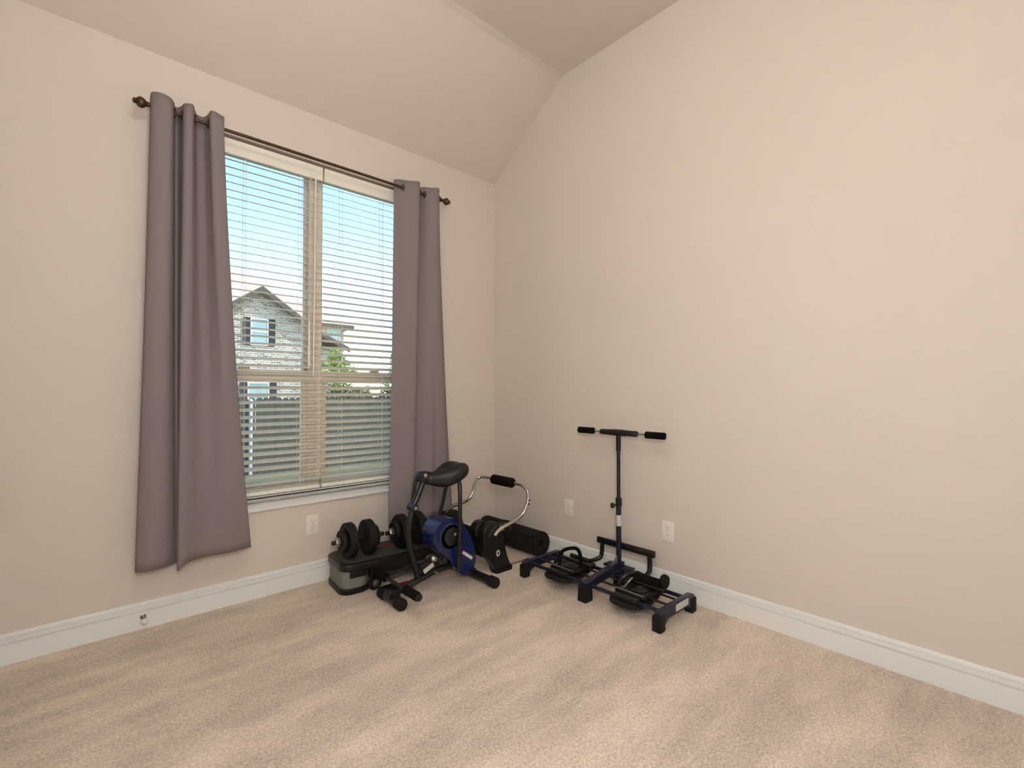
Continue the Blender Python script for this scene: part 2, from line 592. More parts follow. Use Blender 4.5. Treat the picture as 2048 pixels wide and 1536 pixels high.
# ---- neighbouring brick house
h = Thing('brick_house', 'two storey pale brick house with tan hip roof beyond the fence', 'house', (5, 25, LAWN1))
GX, GZ, P_ = 4.44, 6.32, 0.71
gl, gr = 2.05, 6.83
gy = 23.4
ew = GZ - P_ * (gr - GX) - 0.02
h.part('gable_wall', PR([(gl, LAWN1), (gr, LAWN1), (gr, ew), (GX, GZ - 0.10), (gl, ew)], 'y', gy, gy + 4.0), BRICK, None)
b = new_bm()
for s in (-1, 1):
    ex = GX + s * 2.72
    ez = GZ - P_ * 2.72
    prism(b, [(GX, GZ + 0.0), (ex, ez), (ex, ez + 0.14), (GX, GZ + 0.14)], 'y', gy - 0.30, gy + 7.0)
r = h.part('gable_roof', b, SHINGLE, None)
b = new_bm()
for s in (-1, 1):
    ex = GX + s * 2.74
    ez = GZ - P_ * 2.74
    prism(b, [(GX, GZ - 0.20), (ex, ez - 0.20), (ex, ez + 0.10), (GX, GZ + 0.10)], 'y', gy - 0.34, gy - 0.301)
h.part('rake_board', b, FASCIA, None, r)
h.part('main_wall', B(-4.0, 9.83, 26.0, 35.0, LAWN1, 5.06), BRICK, None)
b = new_bm()
x0, x1, y0, y1, ze = -4.5, 10.3, 25.55, 35.45, 5.2
hz = P_ * (y1 - y0) / 2
ym = (y0 + y1) / 2
va = [b.verts.new(p) for p in ((x0, y0, ze), (x1, y0, ze), (x1, y1, ze), (x0, y1, ze), (x0 + 4.95, ym, ze + hz), (x1 - 4.95, ym, ze + hz))]
for f in ((0, 1, 5, 4), (1, 2, 5), (2, 3, 4, 5), (3, 0, 4), (3, 2, 1, 0)):
    b.faces.new([va[i] for i in f])
r = h.part('hip_roof', b, SHINGLE, None)
b = new_bm()
box(b, x0, x1, y0 - 0.02, y0 + 0.02, ze - 0.18, ze + 0.03)
box(b, x1 - 0.02, x1 + 0.02, y0, y1, ze - 0.18, ze + 0.03)
box(b, x0, x1, y0, 26.0, ze - 0.18, ze - 0.14)
h.part('eave_board', b, FASCIA, None, r)
# lean-to wing right of the gable
h.part('wing_wall', B(6.83, 9.05, 24.6, 26.0, LAWN1, 3.55), BRICK, None)
r = h.part('wing_roof', PR([(6.8, 4.95), (9.5, 3.60), (9.5, 3.74), (6.8, 5.09)], 'y', 24.3, 26.0), SHINGLE, None)
h.part('rake_board', PR([(6.8, 4.78), (9.5, 3.43), (9.5, 3.70), (6.8, 5.05)], 'y', 24.26, 24.299), FASCIA, None, r)

def far_window(x0, x1, z0, z1, y, shut=0.0):
    f = new_bm()
    k = 0.06
    box(f, x0, x0 + k, y - 0.05, y, z0, z1)
    box(f, x1 - k, x1, y - 0.05, y, z0, z1)
    box(f, x0 + k, x1 - k, y - 0.05, y, z1 - k, z1)
    box(f, x0 + k, x1 - k, y - 0.05, y, z0, z0 + k)
    zm = (z0 + z1) / 2
    box(f, x0 + k, x1 - k, y - 0.05, y, zm - 0.03, zm + 0.03)
    wf = h.part('window', f, WHITEF, None)
    h.part('pane', B(x0 + k, x1 - k, y - 0.02, y - 0.005, z0 + k, zm - 0.03), FARPANE, None, wf)
    h.part('pane', B(x0 + k, x1 - k, y - 0.02, y - 0.005, zm + 0.03, z1 - k), FARPANE, None, wf)
    if shut:
        for (a, c) in ((x0 - shut, x0 - 0.01), (x1 + 0.01, x1 + shut)):
            b = new_bm()
            box(b, a, c, y - 0.05, y - 0.03, z0, z1)
            box(b, a, a + 0.05, y - 0.06, y - 0.05, z0, z1)
            box(b, c - 0.05, c, y - 0.06, y - 0.05, z0, z1)
            n = 4
            for i in range(n + 1):
                zz = z0 + (z1 - z0 - 0.05) * i / n
                box(b, a + 0.05, c - 0.05, y - 0.06, y - 0.05, zz, zz + 0.05)
            h.part('shutter', b, SHUTTER, None)
far_window(3.97, 4.80, 3.46, 4.82, gy, 0.32)
far_window(3.86, 4.86, 0.25, 1.60, gy, 0.34)
far_window(8.80, 9.62, 3.98, 4.98, 26.0)
arch = [(6.46, 2.25), (6.70, 2.25), (6.70, 2.90)] + [(6.58 + 0.12 * math.cos(a), 2.90 + 0.12 * math.sin(a)) for a in (0.5, 1.0, 1.57, 2.1, 2.6)] + [(6.46, 2.90)]
h.part('arched_vent', PR(arch, 'y', gy - 0.04, gy - 0.005), SHUTTER, None)

# ---- far red and cream house
t = Thing('distant_house', 'small red brick house with cream column far beyond the fence', 'house', (13, 30, LAWN1))
t.part('red_wall', B(11.3, 13.35, 30.0, 33.0, LAWN1, 1.15), REDBR, None)
t.part('cream_column', B(13.4, 14.0, 29.8, 30.4, LAWN1, 1.62), CREAM, None)
b = new_bm()
prism(b, [(10.9, 1.15), (13.36, 1.15), (13.0, 1.5), (11.4, 1.5)], 'y', 29.6, 33.4)
t.part('roof', b, SHINGLE, None)

# ---- trees and shrubs
def foliage(n, blobs, size, flat=0.8):
    b = new_bm()
    for i in range(n):
        cx, cy, cz, rx, rz = random.choice(blobs)
        while True:
            p = Vector((random.uniform(-1, 1), random.uniform(-1, 1), random.uniform(-1, 1)))
            if p.length < 1:
                break
        c = Vector((cx + p.x * rx, cy + p.y * rx, cz + p.z * rz))
        s = size * random.uniform(0.6, 1.3)
        a = Vector((random.uniform(-1, 1), random.uniform(-1, 1), random.uniform(-0.7, 0.5))).normalized()
        u = a.cross(Vector((random.uniform(-1, 1), random.uniform(-1, 1), 1.2))).normalized()
        nn = a.cross(u) * s * 0.12
        v = [b.verts.new(c - a * s), b.verts.new(c - u * s * 0.42 + nn), b.verts.new(c + a * s), b.verts.new(c + u * s * 0.42 + nn)]
        b.faces.new((v[0], v[1], v[2]))
        b.faces.new((v[0], v[2], v[3]))
    return b

def tree(name, label, base, trunk, blobs, n, size, leafm, group=None):
    t = Thing(name, label, 'tree' if 'shrub' not in name else 'shrub', base, group=group)
    b = new_bm()
    top = trunk[-1]
    tube(b, trunk, [0.05 - 0.03 * i / 16 for i in range(len(catmull(trunk)))], 8)
    for bl in blobs:
        m = Vector(base).lerp(Vector(top), random.uniform(0.55, 0.9))
        tube(b, [m, (Vector((bl[0], bl[1], bl[2])) + m) / 2 + Vector((0, 0, 0.05)), (bl[0], bl[1], bl[2])], 0.012, 6, n=4)
    t.part('trunk', b, BARK)
    f = t.part('foliage', foliage(n, blobs, size), leafm, None)
    f['kind'] = 'stuff'
tree('leafy_tree', 'bright yellow green leafy tree in front of the brick house', (4.45, 14, LAWN1),
     [(4.45, 14, LAWN1), (4.47, 14, 0.6), (4.42, 14, 1.5), (4.40, 14, 2.3)],
     [(4.25, 14, 1.95, 0.45, 0.3), (4.42, 14, 2.35, 0.28, 0.32), (4.75, 14.1, 2.0, 0.42, 0.3), (4.0, 13.8, 1.65, 0.4, 0.3), (4.6, 13.9, 1.55, 0.6, 0.3), (5.05, 14.1, 1.75, 0.35, 0.22)], 1500, 0.085, LEAF1)
tree('slender_tree', 'thin pale young tree seen beside the right curtain', (6.75, 14, LAWN1),
     [(6.75, 14, LAWN1), (6.72, 14, 0.8), (6.78, 14, 1.7), (6.72, 14, 2.65)],
     [(6.65, 14, 2.0, 0.30, 0.35), (6.85, 14, 1.7, 0.32, 0.35), (6.72, 14, 2.45, 0.12, 0.28), (6.45, 14, 1.55, 0.2, 0.25), (7.05, 14, 2.0, 0.2, 0.3)], 420, 0.075, LEAF2)
tree('slim_tree', 'sparse pale sapling rising just right of the brick house', (5.60, 16, LAWN1),
     [(5.60, 16, LAWN1), (5.62, 16, 0.8), (5.58, 16, 1.7), (5.60, 16, 2.6)],
     [(5.55, 16, 2.0, 0.22, 0.35), (5.68, 16, 1.6, 0.28, 0.35), (5.60, 16, 2.4, 0.10, 0.25)], 200, 0.07, LEAF2)
tree('round_shrub', 'olive green shrub behind the fence under the leafy tree', (3.95, 12, LAWN1),
     [(3.95, 12, LAWN1), (3.97, 12, 0.2), (3.95, 12, 0.9)],
     [(3.5, 12, 0.95, 0.5, 0.4), (4.0, 12, 1.0, 0.5, 0.38), (4.45, 12.1, 0.9, 0.5, 0.36), (4.0, 12, 0.4, 0.8, 0.6)], 1300, 0.09, LEAF3)
tree('round_shrub', 'green shrub behind the fence near the right curtain', (5.75, 12.4, LAWN1),
     [(5.75, 12.4, LAWN1), (5.77, 12.4, 0.2), (5.75, 12.4, 0.9)],
     [(5.6, 12.4, 0.95, 0.35, 0.4), (6.0, 12.4, 1.0, 0.4, 0.36), (5.8, 12.4, 0.4, 0.5, 0.6)], 900, 0.09, LEAF3)

# ================================================================ blinds
def slat_mesh(L, name):
    b = new_bm()
    W2, th, cr, n = 0.025, 0.0021, 0.0016, 6
    top, bot = [], []
    for i in range(n + 1):
        v = -W2 + 2 * W2 * i / n
        z = cr * (1 - (v / W2) ** 2)
        top.append((v, z + th / 2))
        bot.append((v, z - th / 2))
    prism(b, top + bot[::-1], 'x', -L / 2, L / 2)
    me = to_mesh(b, name, 50)
    me.materials.append(SLATM)
    return me

def blind(x0, x1, tilt, label, ladders, stack):
    xc, L, y = (x0 + x1) / 2, x1 - x0, 0.050
    t = Thing('window_blind', label, 'blind', (xc, y, 0.54), group='white slatted window blinds', local=True)
    E = t.e
    z0 = 0.54
    me = slat_mesh(L - 0.004, 'slat')
    top = 2.352
    pitch = 0.0407
    n = int((top - 0.60) / pitch)
    zs = [top - i * pitch for i in range(n + 1)]
    for z in zs:
        o = obj('slat', me, None, E, (0, 0, z - z0))
        o.rotation_euler = (tilt + random.uniform(-0.012, 0.012), 0, 0)
    for i in range(stack):
        o = obj('slat', me, None, E, (0, 0, 0.030 + i * 0.0062))
    # valance with crown lip, head rail, bottom rail
    hx = L / 2
    t.part('valance', PR([(-0.036, 1.826), (-0.041, 1.829), (-0.041, 1.84), (-0.038, 1.85), (-0.038, 1.885), (-0.043, 1.897), (-0.043, 1.905), (-0.030, 1.905), (-0.030, 1.826)], 'x', -hx, hx), BLINDM, 30)
    t.part('head_rail', B(-hx + 0.004, hx - 0.004, -0.026, 0.03, 1.85, 1.9, 0.003), BLINDM, None)
    t.part('bottom_rail', PR([(-0.025, 0.004), (-0.02, 0.0), (0.02, 0.0), (0.025, 0.004), (0.025, 0.016), (0.012, 0.024), (-0.012, 0.024), (-0.025, 0.016)], 'x', -hx + 0.002, hx - 0.002), BLINDM, 30)
    for lx in ladders:
        b = new_bm()
        for yy in (-0.027, 0.027):
            tube(b, [(lx - xc, yy, 0.02), (lx - xc, yy, 1.85)], 0.0011, 5, False)
        tube(b, [(lx - xc + 0.012, 0, 0.02), (lx - xc + 0.012, 0, 1.85)], 0.0009, 5, False)
        for z in zs:
            tube(b, [(lx - xc, -0.027, z - z0 - 0.004 - 0.026 * math.sin(tilt)), (lx - xc, 0.027, z - z0 - 0.004 + 0.026 * math.sin(tilt))], 0.0008, 4, False)
        t.part('ladder_cord', b, CORD, 60)
    return t

bl = blind(-2.105, -1.339, math.radians(17), 'white slatted blind over the left half of the window with hanging wand', (-1.455, -1.748, -2.0), 1)
t = bl
# tilt wand and lift cords hang at the right end of the left blind
xc = (-2.105 - 1.339) / 2
b = TU([(-1.383 - xc, -0.047, 1.86), (-1.385 - xc, -0.045, 1.2), (-1.388 - xc, -0.045, 0.66)], 0.0036, 8)
t.part('tilt_wand', b, BLINDM)
b = new_bm()
for dx in (0, 0.008):
    tube(b, [(-1.415 + dx - xc, -0.044, 1.86), (-1.414 + dx - xc, -0.043, 1.2), (-1.417 + dx - xc, -0.043, 0.98)], 0.0012, 5)
lc = t.part('lift_cord', b, CORD)
t.part('tassel', LA([(0, 0.003), (0.02, 0.0055), (0.25, 0.0065), (0.27, 0.006), (0.275, 0.002)], (-1.413 - xc, -0.043, 0.98), (0, 0, -1), 10), BLINDM, 40, lc)
bl2 = blind(-1.329, -0.575, math.radians(21), 'white slatted blind over the right half of the window', (-1.21, -0.94, -0.69), 3)

# ================================================================ curtain rod and curtains
RZ, RY = 2.436, -0.090
t = Thing('curtain_rod', 'dark bronze curtain rod with ringed ball finials above the window', 'curtain rod', (-1.365, RY, RZ))
t.part('rod', TU([(-2.165, RY, RZ), (-0.560, RY, RZ)], 0.0085, 14, False), BRONZE, 40)
fin = [(0, 0.0085), (0.004, 0.013), (0.009, 0.013), (0.012, 0.009), (0.017, 0.008), (0.021, 0.012), (0.026, 0.0125), (0.029, 0.010), (0.033, 0.015), (0.040, 0.0215), (0.049, 0.0245), (0.058, 0.0225), (0.065, 0.016), (0.069, 0.011), (0.073, 0.0125), (0.078, 0.010), (0.081, 0.003)]
t.part('finial', LA(fin, (-2.158, RY, RZ), (-1, 0, 0)), BRONZE)
t.part('finial', LA(fin, (-0.570, RY, RZ), (1, 0, 0)), BRONZE)
for x in (-2.150, -1.362, -0.600):
    b = new_bm()
    if x != -1.362:
        box(b, x - 0.011, x + 0.011, -0.005, 0, RZ - 0.065, RZ + 0.012, 0.002)
        tube(b, [(x, -0.004, RZ - 0.035), (x, -0.045, RZ - 0.033), (x, -0.075, RZ - 0.026), (x, -0.09, RZ - 0.012)], 0.006, 8)
        torus(b, (x, RY, RZ), (1, 0, 0), 0.0105, 0.003)
        t.part('bracket', b, BRONZE)

def curtain(label, topP, botP, grom, z0, zt, sway):
    org = ((topP[0][0] + topP[-1][0]) / 2, RY, z0)
    t = Thing('window_curtain', label, 'curtain', org, group='mauve grey grommet curtains')
    A = catmull([(p[0], p[1], 0) for p in topP], 7)
    Bm = catmull([(p[0], p[1], 0) for p in botP], 7)
    N = len(A)
    M = 44
    b = new_bm()
    grid = []
    for j in range(M + 1):
        v = j / M
        z = zt + (z0 - zt) * v
        e = max(0.0, (v - 0.03)) / 0.97
        e = 0.75 * e ** 1.15 + 0.25 * e * e
        row = []
        for i in range(N):
            p = A[i].lerp(Bm[i], e)
            s = i / (N - 1)
            zz = z
            if v > 0.5:   # hem dips and rises a little along the width
                zz += sway(s) * ((v - 0.5) / 0.5) ** 2
            if v == 0:
                zz += 0.004 * math.sin(s * 23)
            row.append(b.verts.new((p.x, p.y + 0.0035 * math.sin(v * 9 + s * 14) * v, zz)))
        grid.append(row)
    for j in range(M):
        for i in range(N - 1):
            b.faces.new((grid[j][i], grid[j][i + 1], grid[j + 1][i + 1], grid[j + 1][i]))
    o = t.part('fabric', b, FABRIC, 80)
    sm = o.modifiers.new('cloth thickness', 'SOLIDIFY')
    sm.thickness = 0.0022
    sm.offset = 0
    for gx, ax in grom:
        g = new_bm()
        torus(g, (gx, RY, RZ), ax, 0.0195, 0.0042, 22, 8)
        t.part('grommet', g, BRONZE)
    return t

LT = [(-2.172, -.070), (-2.168, -.110), (-2.135, -.135), (-2.10, -.127), (-2.083, -.090), (-2.076, -.052), (-2.062, -.045), (-2.051, -.080), (-2.047, -.118), (-2.03, -.131), (-2.012, -.122), (-2.0, -.085), (-1.985, -.052), (-1.957, -.050), (-1.943, -.085), (-1.938, -.122), (-1.918, -.131), (-1.880, -.118)]
LB = [(-2.205, -.075), (-2.20, -.10), (-2.155, -.118), (-2.105, -.105), (-2.07, -.085), (-2.052, -.072), (-2.040, -.078), (-2.050, -.108), (-2.054, -.140), (-2.035, -.146), (-2.00, -.128), (-1.965, -.112), (-1.925, -.108), (-1.89, -.115), (-1.85, -.124), (-1.81, -.118), (-1.775, -.108), (-1.735, -.092)]
curtain('mauve grey grommet curtain hanging left of the window, flared at its hem', LT, LB,
        [(-2.083, (1, 0.25, 0)), (-2.050, (1, -0.25, 0)), (-2.002, (1, 0.3, 0)), (-1.942, (1, -0.3, 0))], 0.305, 2.487,
        lambda s: 0.035 * (1 - s) * 0 + (-0.012 if s < 0.35 else 0.0) + (-0.03 * math.exp(-((s - 0.48) / 0.05) ** 2)))
RT = [(-.905, -.052), (-.885, -.065), (-.855, -.090), (-.82, -.116), (-.78, -.135), (-.755, -.125), (-.743, -.092), (-.736, -.062), (-.72, -.050), (-.705, -.064), (-.69, -.090), (-.665, -.118), (-.635, -.135), (-.61, -.130), (-.592, -.108), (-.582, -.088)]
RB_ = [(-.945, -.080), (-.92, -.098), (-.89, -.113), (-.85, -.126), (-.815, -.132), (-.792, -.117), (-.786, -.092), (-.775, -.080), (-.75, -.095), (-.71, -.115), (-.67, -.126), (-.635, -.117), (-.62, -.095), (-.58, -.103), (-.52, -.115), (-.465, -.092)]
curtain('mauve grey grommet curtain hanging right of the window behind the exercise bike', RT, RB_,
        [(-.855, (0.6, -0.8, 0)), (-.743, (1, 0.3, 0)), (-.69, (0.6, -0.8, 0)), (-.590, (1, 0.5, 0))], 0.255, 2.487,
        lambda s: 0.01 * math.sin(s * 11))

# ================================================================ outlets and door stop
def outlet(name, loc, rotz, label, kind):
    t = Thing(name, label, 'outlet', loc, rotz, group='white wall outlets', local=True)
    # local: plate in XZ, faces -Y
    b = new_bm()
    box(b, -0.036, 0.036, -0.006, 0, -0.057, 0.057, 0.003, 3)
    t.part('cover_plate', b, PLATE, 40)
    for z in (0.0195, -0.0195):
        pts = [(0.0165 * math.copysign(min(1, abs(1.25 * math.cos(a))), math.cos(a)), z + 0.0145 * math.sin(a)) for a in [2 * PI * k / 24 for k in range(24)]]
        s = t.part('socket', PR(pts, 'y', -0.0075, -0.005), PLATE, 30)
        b = new_bm()
        for x in (-0.0065, 0.0065):
            box(b, x - 0.001, x + 0.001, -0.0079, -0.0074, z - 0.001, z + 0.007)
        lathe(b, [(0, 0.0024), (0.0005, 0.0024)], (0, -0.0079, z - 0.007), (0, 1, 0), 10)
        t.part('slots', b, SLOT, None, s)
    t.part('screw', LA([(0, 0.0028), (0.0015, 0.0028), (0.002, 0.001)], (0, -0.006, 0), (0, -1, 0), 10), STEEL)
outlet('wall_outlet', (-1.390, 0, 0.338), 0, 'white wall outlet under the window left of the dumbbells', 'a')
outlet('wall_outlet', (0, -0.760, 0.340), -PI / 2, 'white wall outlet between the yoga mat and the blue pole', 'b')
outlet('wall_outlet', (0, -1.473, 0.339), -PI / 2, 'white wall outlet right of the blue pole', 'c')

t = Thing('door_stop', 'small metal spring door stop on the baseboard under the left curtain', 'door stop', (-2.168, -0.014, 0.058))
b = new_bm()
pts = [(-2.168 + 0.0075 * math.cos(a), -0.018 - a * 0.0009, 0.058 + 0.0075 * math.sin(a)) for a in [k * 0.6 for k in range(96)]]
tube(b, pts, 0.0012, 5, False)
t.part('spring', b, STEEL)
t.part('base', LA([(0, 0.012), (0.003, 0.012), (0.005, 0.008)], (-2.168, -0.014, 0.058), (0, -1, 0)), STEEL)
t.part('rubber_tip', LA([(0, 0.009), (0.004, 0.011), (0.012, 0.011), (0.015, 0.008)], (-2.168, -0.069, 0.058), (0, -1, 0)), PLATE)

# ================================================================ ceiling fill light (added out of view to brighten the room)
lx, ly = -2.05, -2.05
t = Thing('added_ceiling_light', 'added out-of-view fill light, a frosted globe on a short bronze ceiling stem', 'lamp', (lx, ly, HC))
t.part('canopy', LA([(0, 0.065), (0.012, 0.065), (0.028, 0.03), (0.032, 0.012)], (lx, ly, HC), (0, 0, -1)), BRONZE)
t.part('stem', TU([(lx, ly, HC - 0.03), (lx, ly, HC - 0.27)], 0.008, 10, False), BRONZE)
prof = [(0.0, 0.04)] + [(0.15 - 0.15 * math.cos(a), 0.15 * math.sin(a)) for a in [0.28 + (PI - 0.28) * k / 16 for k in range(17)]]
GLOBE = mat('added ceiling fill glass', (240, 235, 225), 0.4, noise=0.01, emit=(*CEIL_FILL_COLOR, CEIL_FILL_STRENGTH))
t.part('globe', LA(prof, (lx, ly, HC - 0.26), (0, 0, -1), 32), GLOBE, 80)
# second fill light, a globe on a stand added behind the camera for even brightness
fx, fy, fz = -2.38, -3.04, 1.38
t = Thing('added_floor_light', 'added out-of-view fill light, a frosted globe on a bronze stand in the near corner', 'lamp', (fx, fy, 0))
t.part('base', LA([(0, 0.13), (0.012, 0.13), (0.022, 0.11), (0.03, 0.02)], (fx, fy, 0), (0, 0, 1)), BRONZE, 40)
t.part('pole', TU([(fx, fy, 0.02), (fx, fy, fz + 0.02)], 0.011, 12, False), BRONZE)
GLOBE2 = mat('added floor fill glass', (240, 235, 225), 0.4, noise=0.01, emit=(*FLOOR_FILL_COLOR, FLOOR_FILL_STRENGTH))
t.part('globe', LA(prof, (fx, fy, fz), (0, 0, 1), 32), GLOBE2, 80)

# ================================================================ aerobic step with two dumbbells
ST = 0.165
t = Thing('aerobic_step', 'black aerobic step with grey end riser along the window wall', 'step', (-1.335, -0.172, 0), math.radians(-5), local=True)
def rrect(x0, x1, y0, y1, r, n=6):
    pts = []
    for cx, cy, a0 in ((x1 - r, y1 - r, 0), (x0 + r, y1 - r, PI / 2), (x0 + r, y0 + r, PI), (x1 - r, y0 + r, 1.5 * PI)):
        for k in range(n + 1):
            a = a0 + PI / 2 * k / n
            pts.append((cx + r * math.cos(a), cy + r * math.sin(a)))
    return pts
t.part('platform', PR(rrect(0, 0.69, -0.15, 0.145, 0.055), 'z', ST - 0.037, ST, 0.008), BLACKP, 40)
t.part('rubber_top', PR(rrect(0.03, 0.66, -0.125, 0.12, 0.04), 'z', ST, ST + 0.002), DECKM, 40)
for (a, c) in ((0.008, 0.165), (0.525, 0.682)):
    r = t.part('riser', PR(rrect(a, c, -0.132, 0.130, 0.05), 'z', 0.030, ST - 0.037, 0.006), RISER, 40, label='grey moulded riser block')
    t.part('riser_foot', PR(rrect(a - 0.006, c + 0.004, -0.138, 0.136, 0.052), 'z', 0.0, 0.032, 0.005), BLACKP, 40, r)
    t.part('riser_clip', PR(rrect(a + 0.04, c - 0.02, -0.141, -0.12, 0.006), 'z', ST - 0.075, ST - 0.04, 0.003), BLACKP, 40, r)
t.part('side_skirt', PR(rrect(0.165, 0.525, -0.115, 0.115, 0.03), 'z', 0.07, ST - 0.037, 0.005), BLACKP, 40)
b = new_bm()
tube(b, [(0.275, 0.055, ST + 0.003), (0.33, 0.062, ST + 0.003), (0.40, 0.075, ST + 0.003)], 0.006, 6)
tube(b, [(0.295, 0.03, ST + 0.003), (0.34, 0.045, ST + 0.003), (0.385, 0.035, ST + 0.003), (0.42, 0.055, ST + 0.003)], 0.005, 6)
bmesh.ops.scale(b, vec=(1, 1, 0.35), space=Matrix.Translation((0, 0, -ST - 0.002)), verts=b.verts)
t.part('logo_mark', b, RED, 60, label='red printed mark on the step top')
cw = (0.185, -0.142, 0.040)
wv = t.part('caster_wheel', LA([(-0.012, 0.026), (-0.014, 0.036), (-0.010, 0.040), (0.010, 0.040), (0.014, 0.036), (0.012, 0.026)], cw, (0.25, -0.97, 0), 24), RUBBER, 40)
t.part('wheel_hub', LA([(0.0, 0.024), (0.014, 0.022), (0.018, 0.012), (0.022, 0.010), (0.024, 0.003)], cw, (0.25, -0.97, 0), 16), STEEL, 40, wv)

# red handled band tucked under the step
t = Thing('resistance_band', 'red and black resistance band on the floor beside the step', 'exercise band', (-1.0, -0.40, 0))
t.part('band', TU([(-1.07, -0.400, 0.012), (-1.03, -0.385, 0.010), (-0.98, -0.39, 0.010), (-0.93, -0.41, 0.010), (-0.88, -0.405, 0.010)], 0.009, 8), RED)
t.part('grip', LA([(0, 0.015), (0.01, 0.018), (0.10, 0.018), (0.11, 0.013)], (-1.17, -0.405, 0.018), (1, 0.03, 0), 14), FOAM)

def dumbbell(label, loc, rz):
    t = Thing('dumbbell', label, 'dumbbell', loc, rz, group='plate loaded dumbbells on the step', local=True)
    z = 0.099
    t.part('handle', TU([(-0.152, 0, z), (0.152, 0, z)], 0.0125, 12, False), BLACKT)
    for s in (-1, 1):
        for r, a, c in ((0.099, 0.033, 0.078), (0.064, 0.079, 0.106)):
            x0, x1 = s * a, s * c
            d_ = x1 - x0
            t.part('weight_plate', LA([(0, r * 0.35), (0.004 * s, r * 0.36), (0.003 * s, r * 0.72), (0.0, r * 0.80), (0.0, r * 0.95), (0.005 * s, r), (d_ - 0.005 * s, r), (d_, r * 0.95), (d_, r * 0.80), (d_ - 0.004 * s, r * 0.72), (d_ - 0.004 * s, r * 0.42), (d_ + 0.0, r * 0.38)][1:], (x0, 0, z), (1, 0, 0), 32), IRON, 40)
        cl = t.part('spin_collar', LA([(0, 0.024), (0.004 * s, 0.029), (0.012 * s, 0.029), (0.016 * s, 0.022), (0.024 * s, 0.018), (0.026 * s, 0.013)], (s * 0.107, 0, z), (1, 0, 0), 6), STEEL, 30)
    return t
dumbbell('black plate dumbbell on the end of the step nearest the outlet', (-1.206, -0.212, ST + 0.003), math.radians(-3))
dumbbell('black plate dumbbell on the step partly behind the bike frame', (-0.895, -0.245, ST + 0.003), math.radians(-4))

# ================================================================ blue and black exercise bike
t = Thing('exercise_bike', 'compact black exercise bike with glossy blue flywheel housing and black saddle', 'exercise bike', (-0.9, -0.58, 0))
YC = -0.575
def stab(x, y0, y1, r=0.024):
    s = t.part('stabilizer', TU([(x, y0, 0.030), (x, y1, 0.030)], r, 16, False), BLACKT, 40)
    for (y, d_) in ((y0, -1), (y1, 1)):
        t.part('end_cap', LA([(-0.045, r + 0.001), (-0.044, r + 0.006), (0.004, r + 0.0065), (0.010, r + 0.004), (0.012, r * 0.5)], (x, y, 0.0305), (0, d_, 0), 18), RUBBER, 40, s)
stab(-1.185, -0.668, -0.458)
stab(-0.655, -0.775, -0.46)
# main beam, arched from rear stabilizer to the housing
t.part('main_beam', TU([(-1.185, -0.565, 0.052), (-1.12, -0.567, 0.062), (-1.02, -0.57, 0.088), (-0.90, -0.572, 0.112), (-0.80, -0.575, 0.108), (-0.72, -0.58, 0.075), (-0.655, -0.585, 0.045)], 0.0185, 14), BLACKT)
t.part('beam_saddle', B(-1.215, -1.150, -0.60, -0.53, 0.038, 0.082, 0.008), BLACKP, 40)
# foot bar with two foam rolls
fb = t.part('foot_bar', TU([(-1.172, -0.80, 0.108), (-1.172, -0.365, 0.108)], 0.0095, 12, False), BLACKT)
for y in (-0.80, -0.478):
    t.part('foam_roll', LA([(0, 0.010), (0.0, 0.019), (0.004, 0.0225), (0.116, 0.0225), (0.12, 0.019), (0.12, 0.010)], (-1.172, y, 0.108), (0, 1, 0), 18), FOAM, 40, fb)
    t.part('roll_cap', LA([(0, 0.012), (0.006, 0.018), (0.014, 0.018), (0.016, 0.010)], (-1.172, y if y < -0.6 else y + 0.12, 0.108), (0, -1 if y < -0.6 else 1, 0), 16), BLACKP, 40, fb)
t.part('foot_bar_bracket', TU([(-1.172, -0.565, 0.108), (-1.165, -0.565, 0.075), (-1.15, -0.565, 0.06)], 0.012, 10), BLACKT)
t.part('side_link', TU([(-1.172, -0.462, 0.108), (-1.10, -0.462, 0.118), (-1.00, -0.47, 0.138), (-0.93, -0.50, 0.15)], 0.010, 10), BLACKT)
# curved seat post frame on the left
t.part('curved_post', TU([(-0.985, YC, 0.638), (-1.010, YC, 0.60), (-1.035, YC, 0.545), (-1.066, YC, 0.488), (-1.083, YC, 0.43), (-1.092, YC, 0.36), (-1.085, YC, 0.28), (-1.062, YC, 0.20), (-1.035, YC, 0.10)], 0.0165, 14), BLACKT)
t.part('upper_link', TU([(-1.022, YC + 0.035, 0.64), (-1.035, YC + 0.035, 0.60), (-1.048, YC + 0.03, 0.54), (-1.062, YC + 0.02, 0.49)], 0.011, 10), BLACKT)
k = t.part('pivot_knob', LA([(-0.03, 0.018), (-0.028, 0.021), (0.028, 0.021), (0.03, 0.018)], (-1.068, YC, 0.486), (0, 1, 0), 16), BLACKP, 40)
t.part('pivot_bolt', LA([(0, 0.010), (0.006, 0.010), (0.008, 0.006)], (-1.068, YC - 0.03, 0.486), (0, -1, 0), 8), STEEL, 30, k)
b = new_bm()
box(b, -1.028, -0.955, YC - 0.024, YC + 0.05, 0.612, 0.668, 0.012, 3)
t.part('seat_clamp', b, BLACKP, 40)
t.part('clamp_bolt', LA([(0, 0.011), (0.010, 0.011), (0.013, 0.007)], (-1.005, YC - 0.022, 0.652), (0, -1, 0), 10), STEEL, 30)
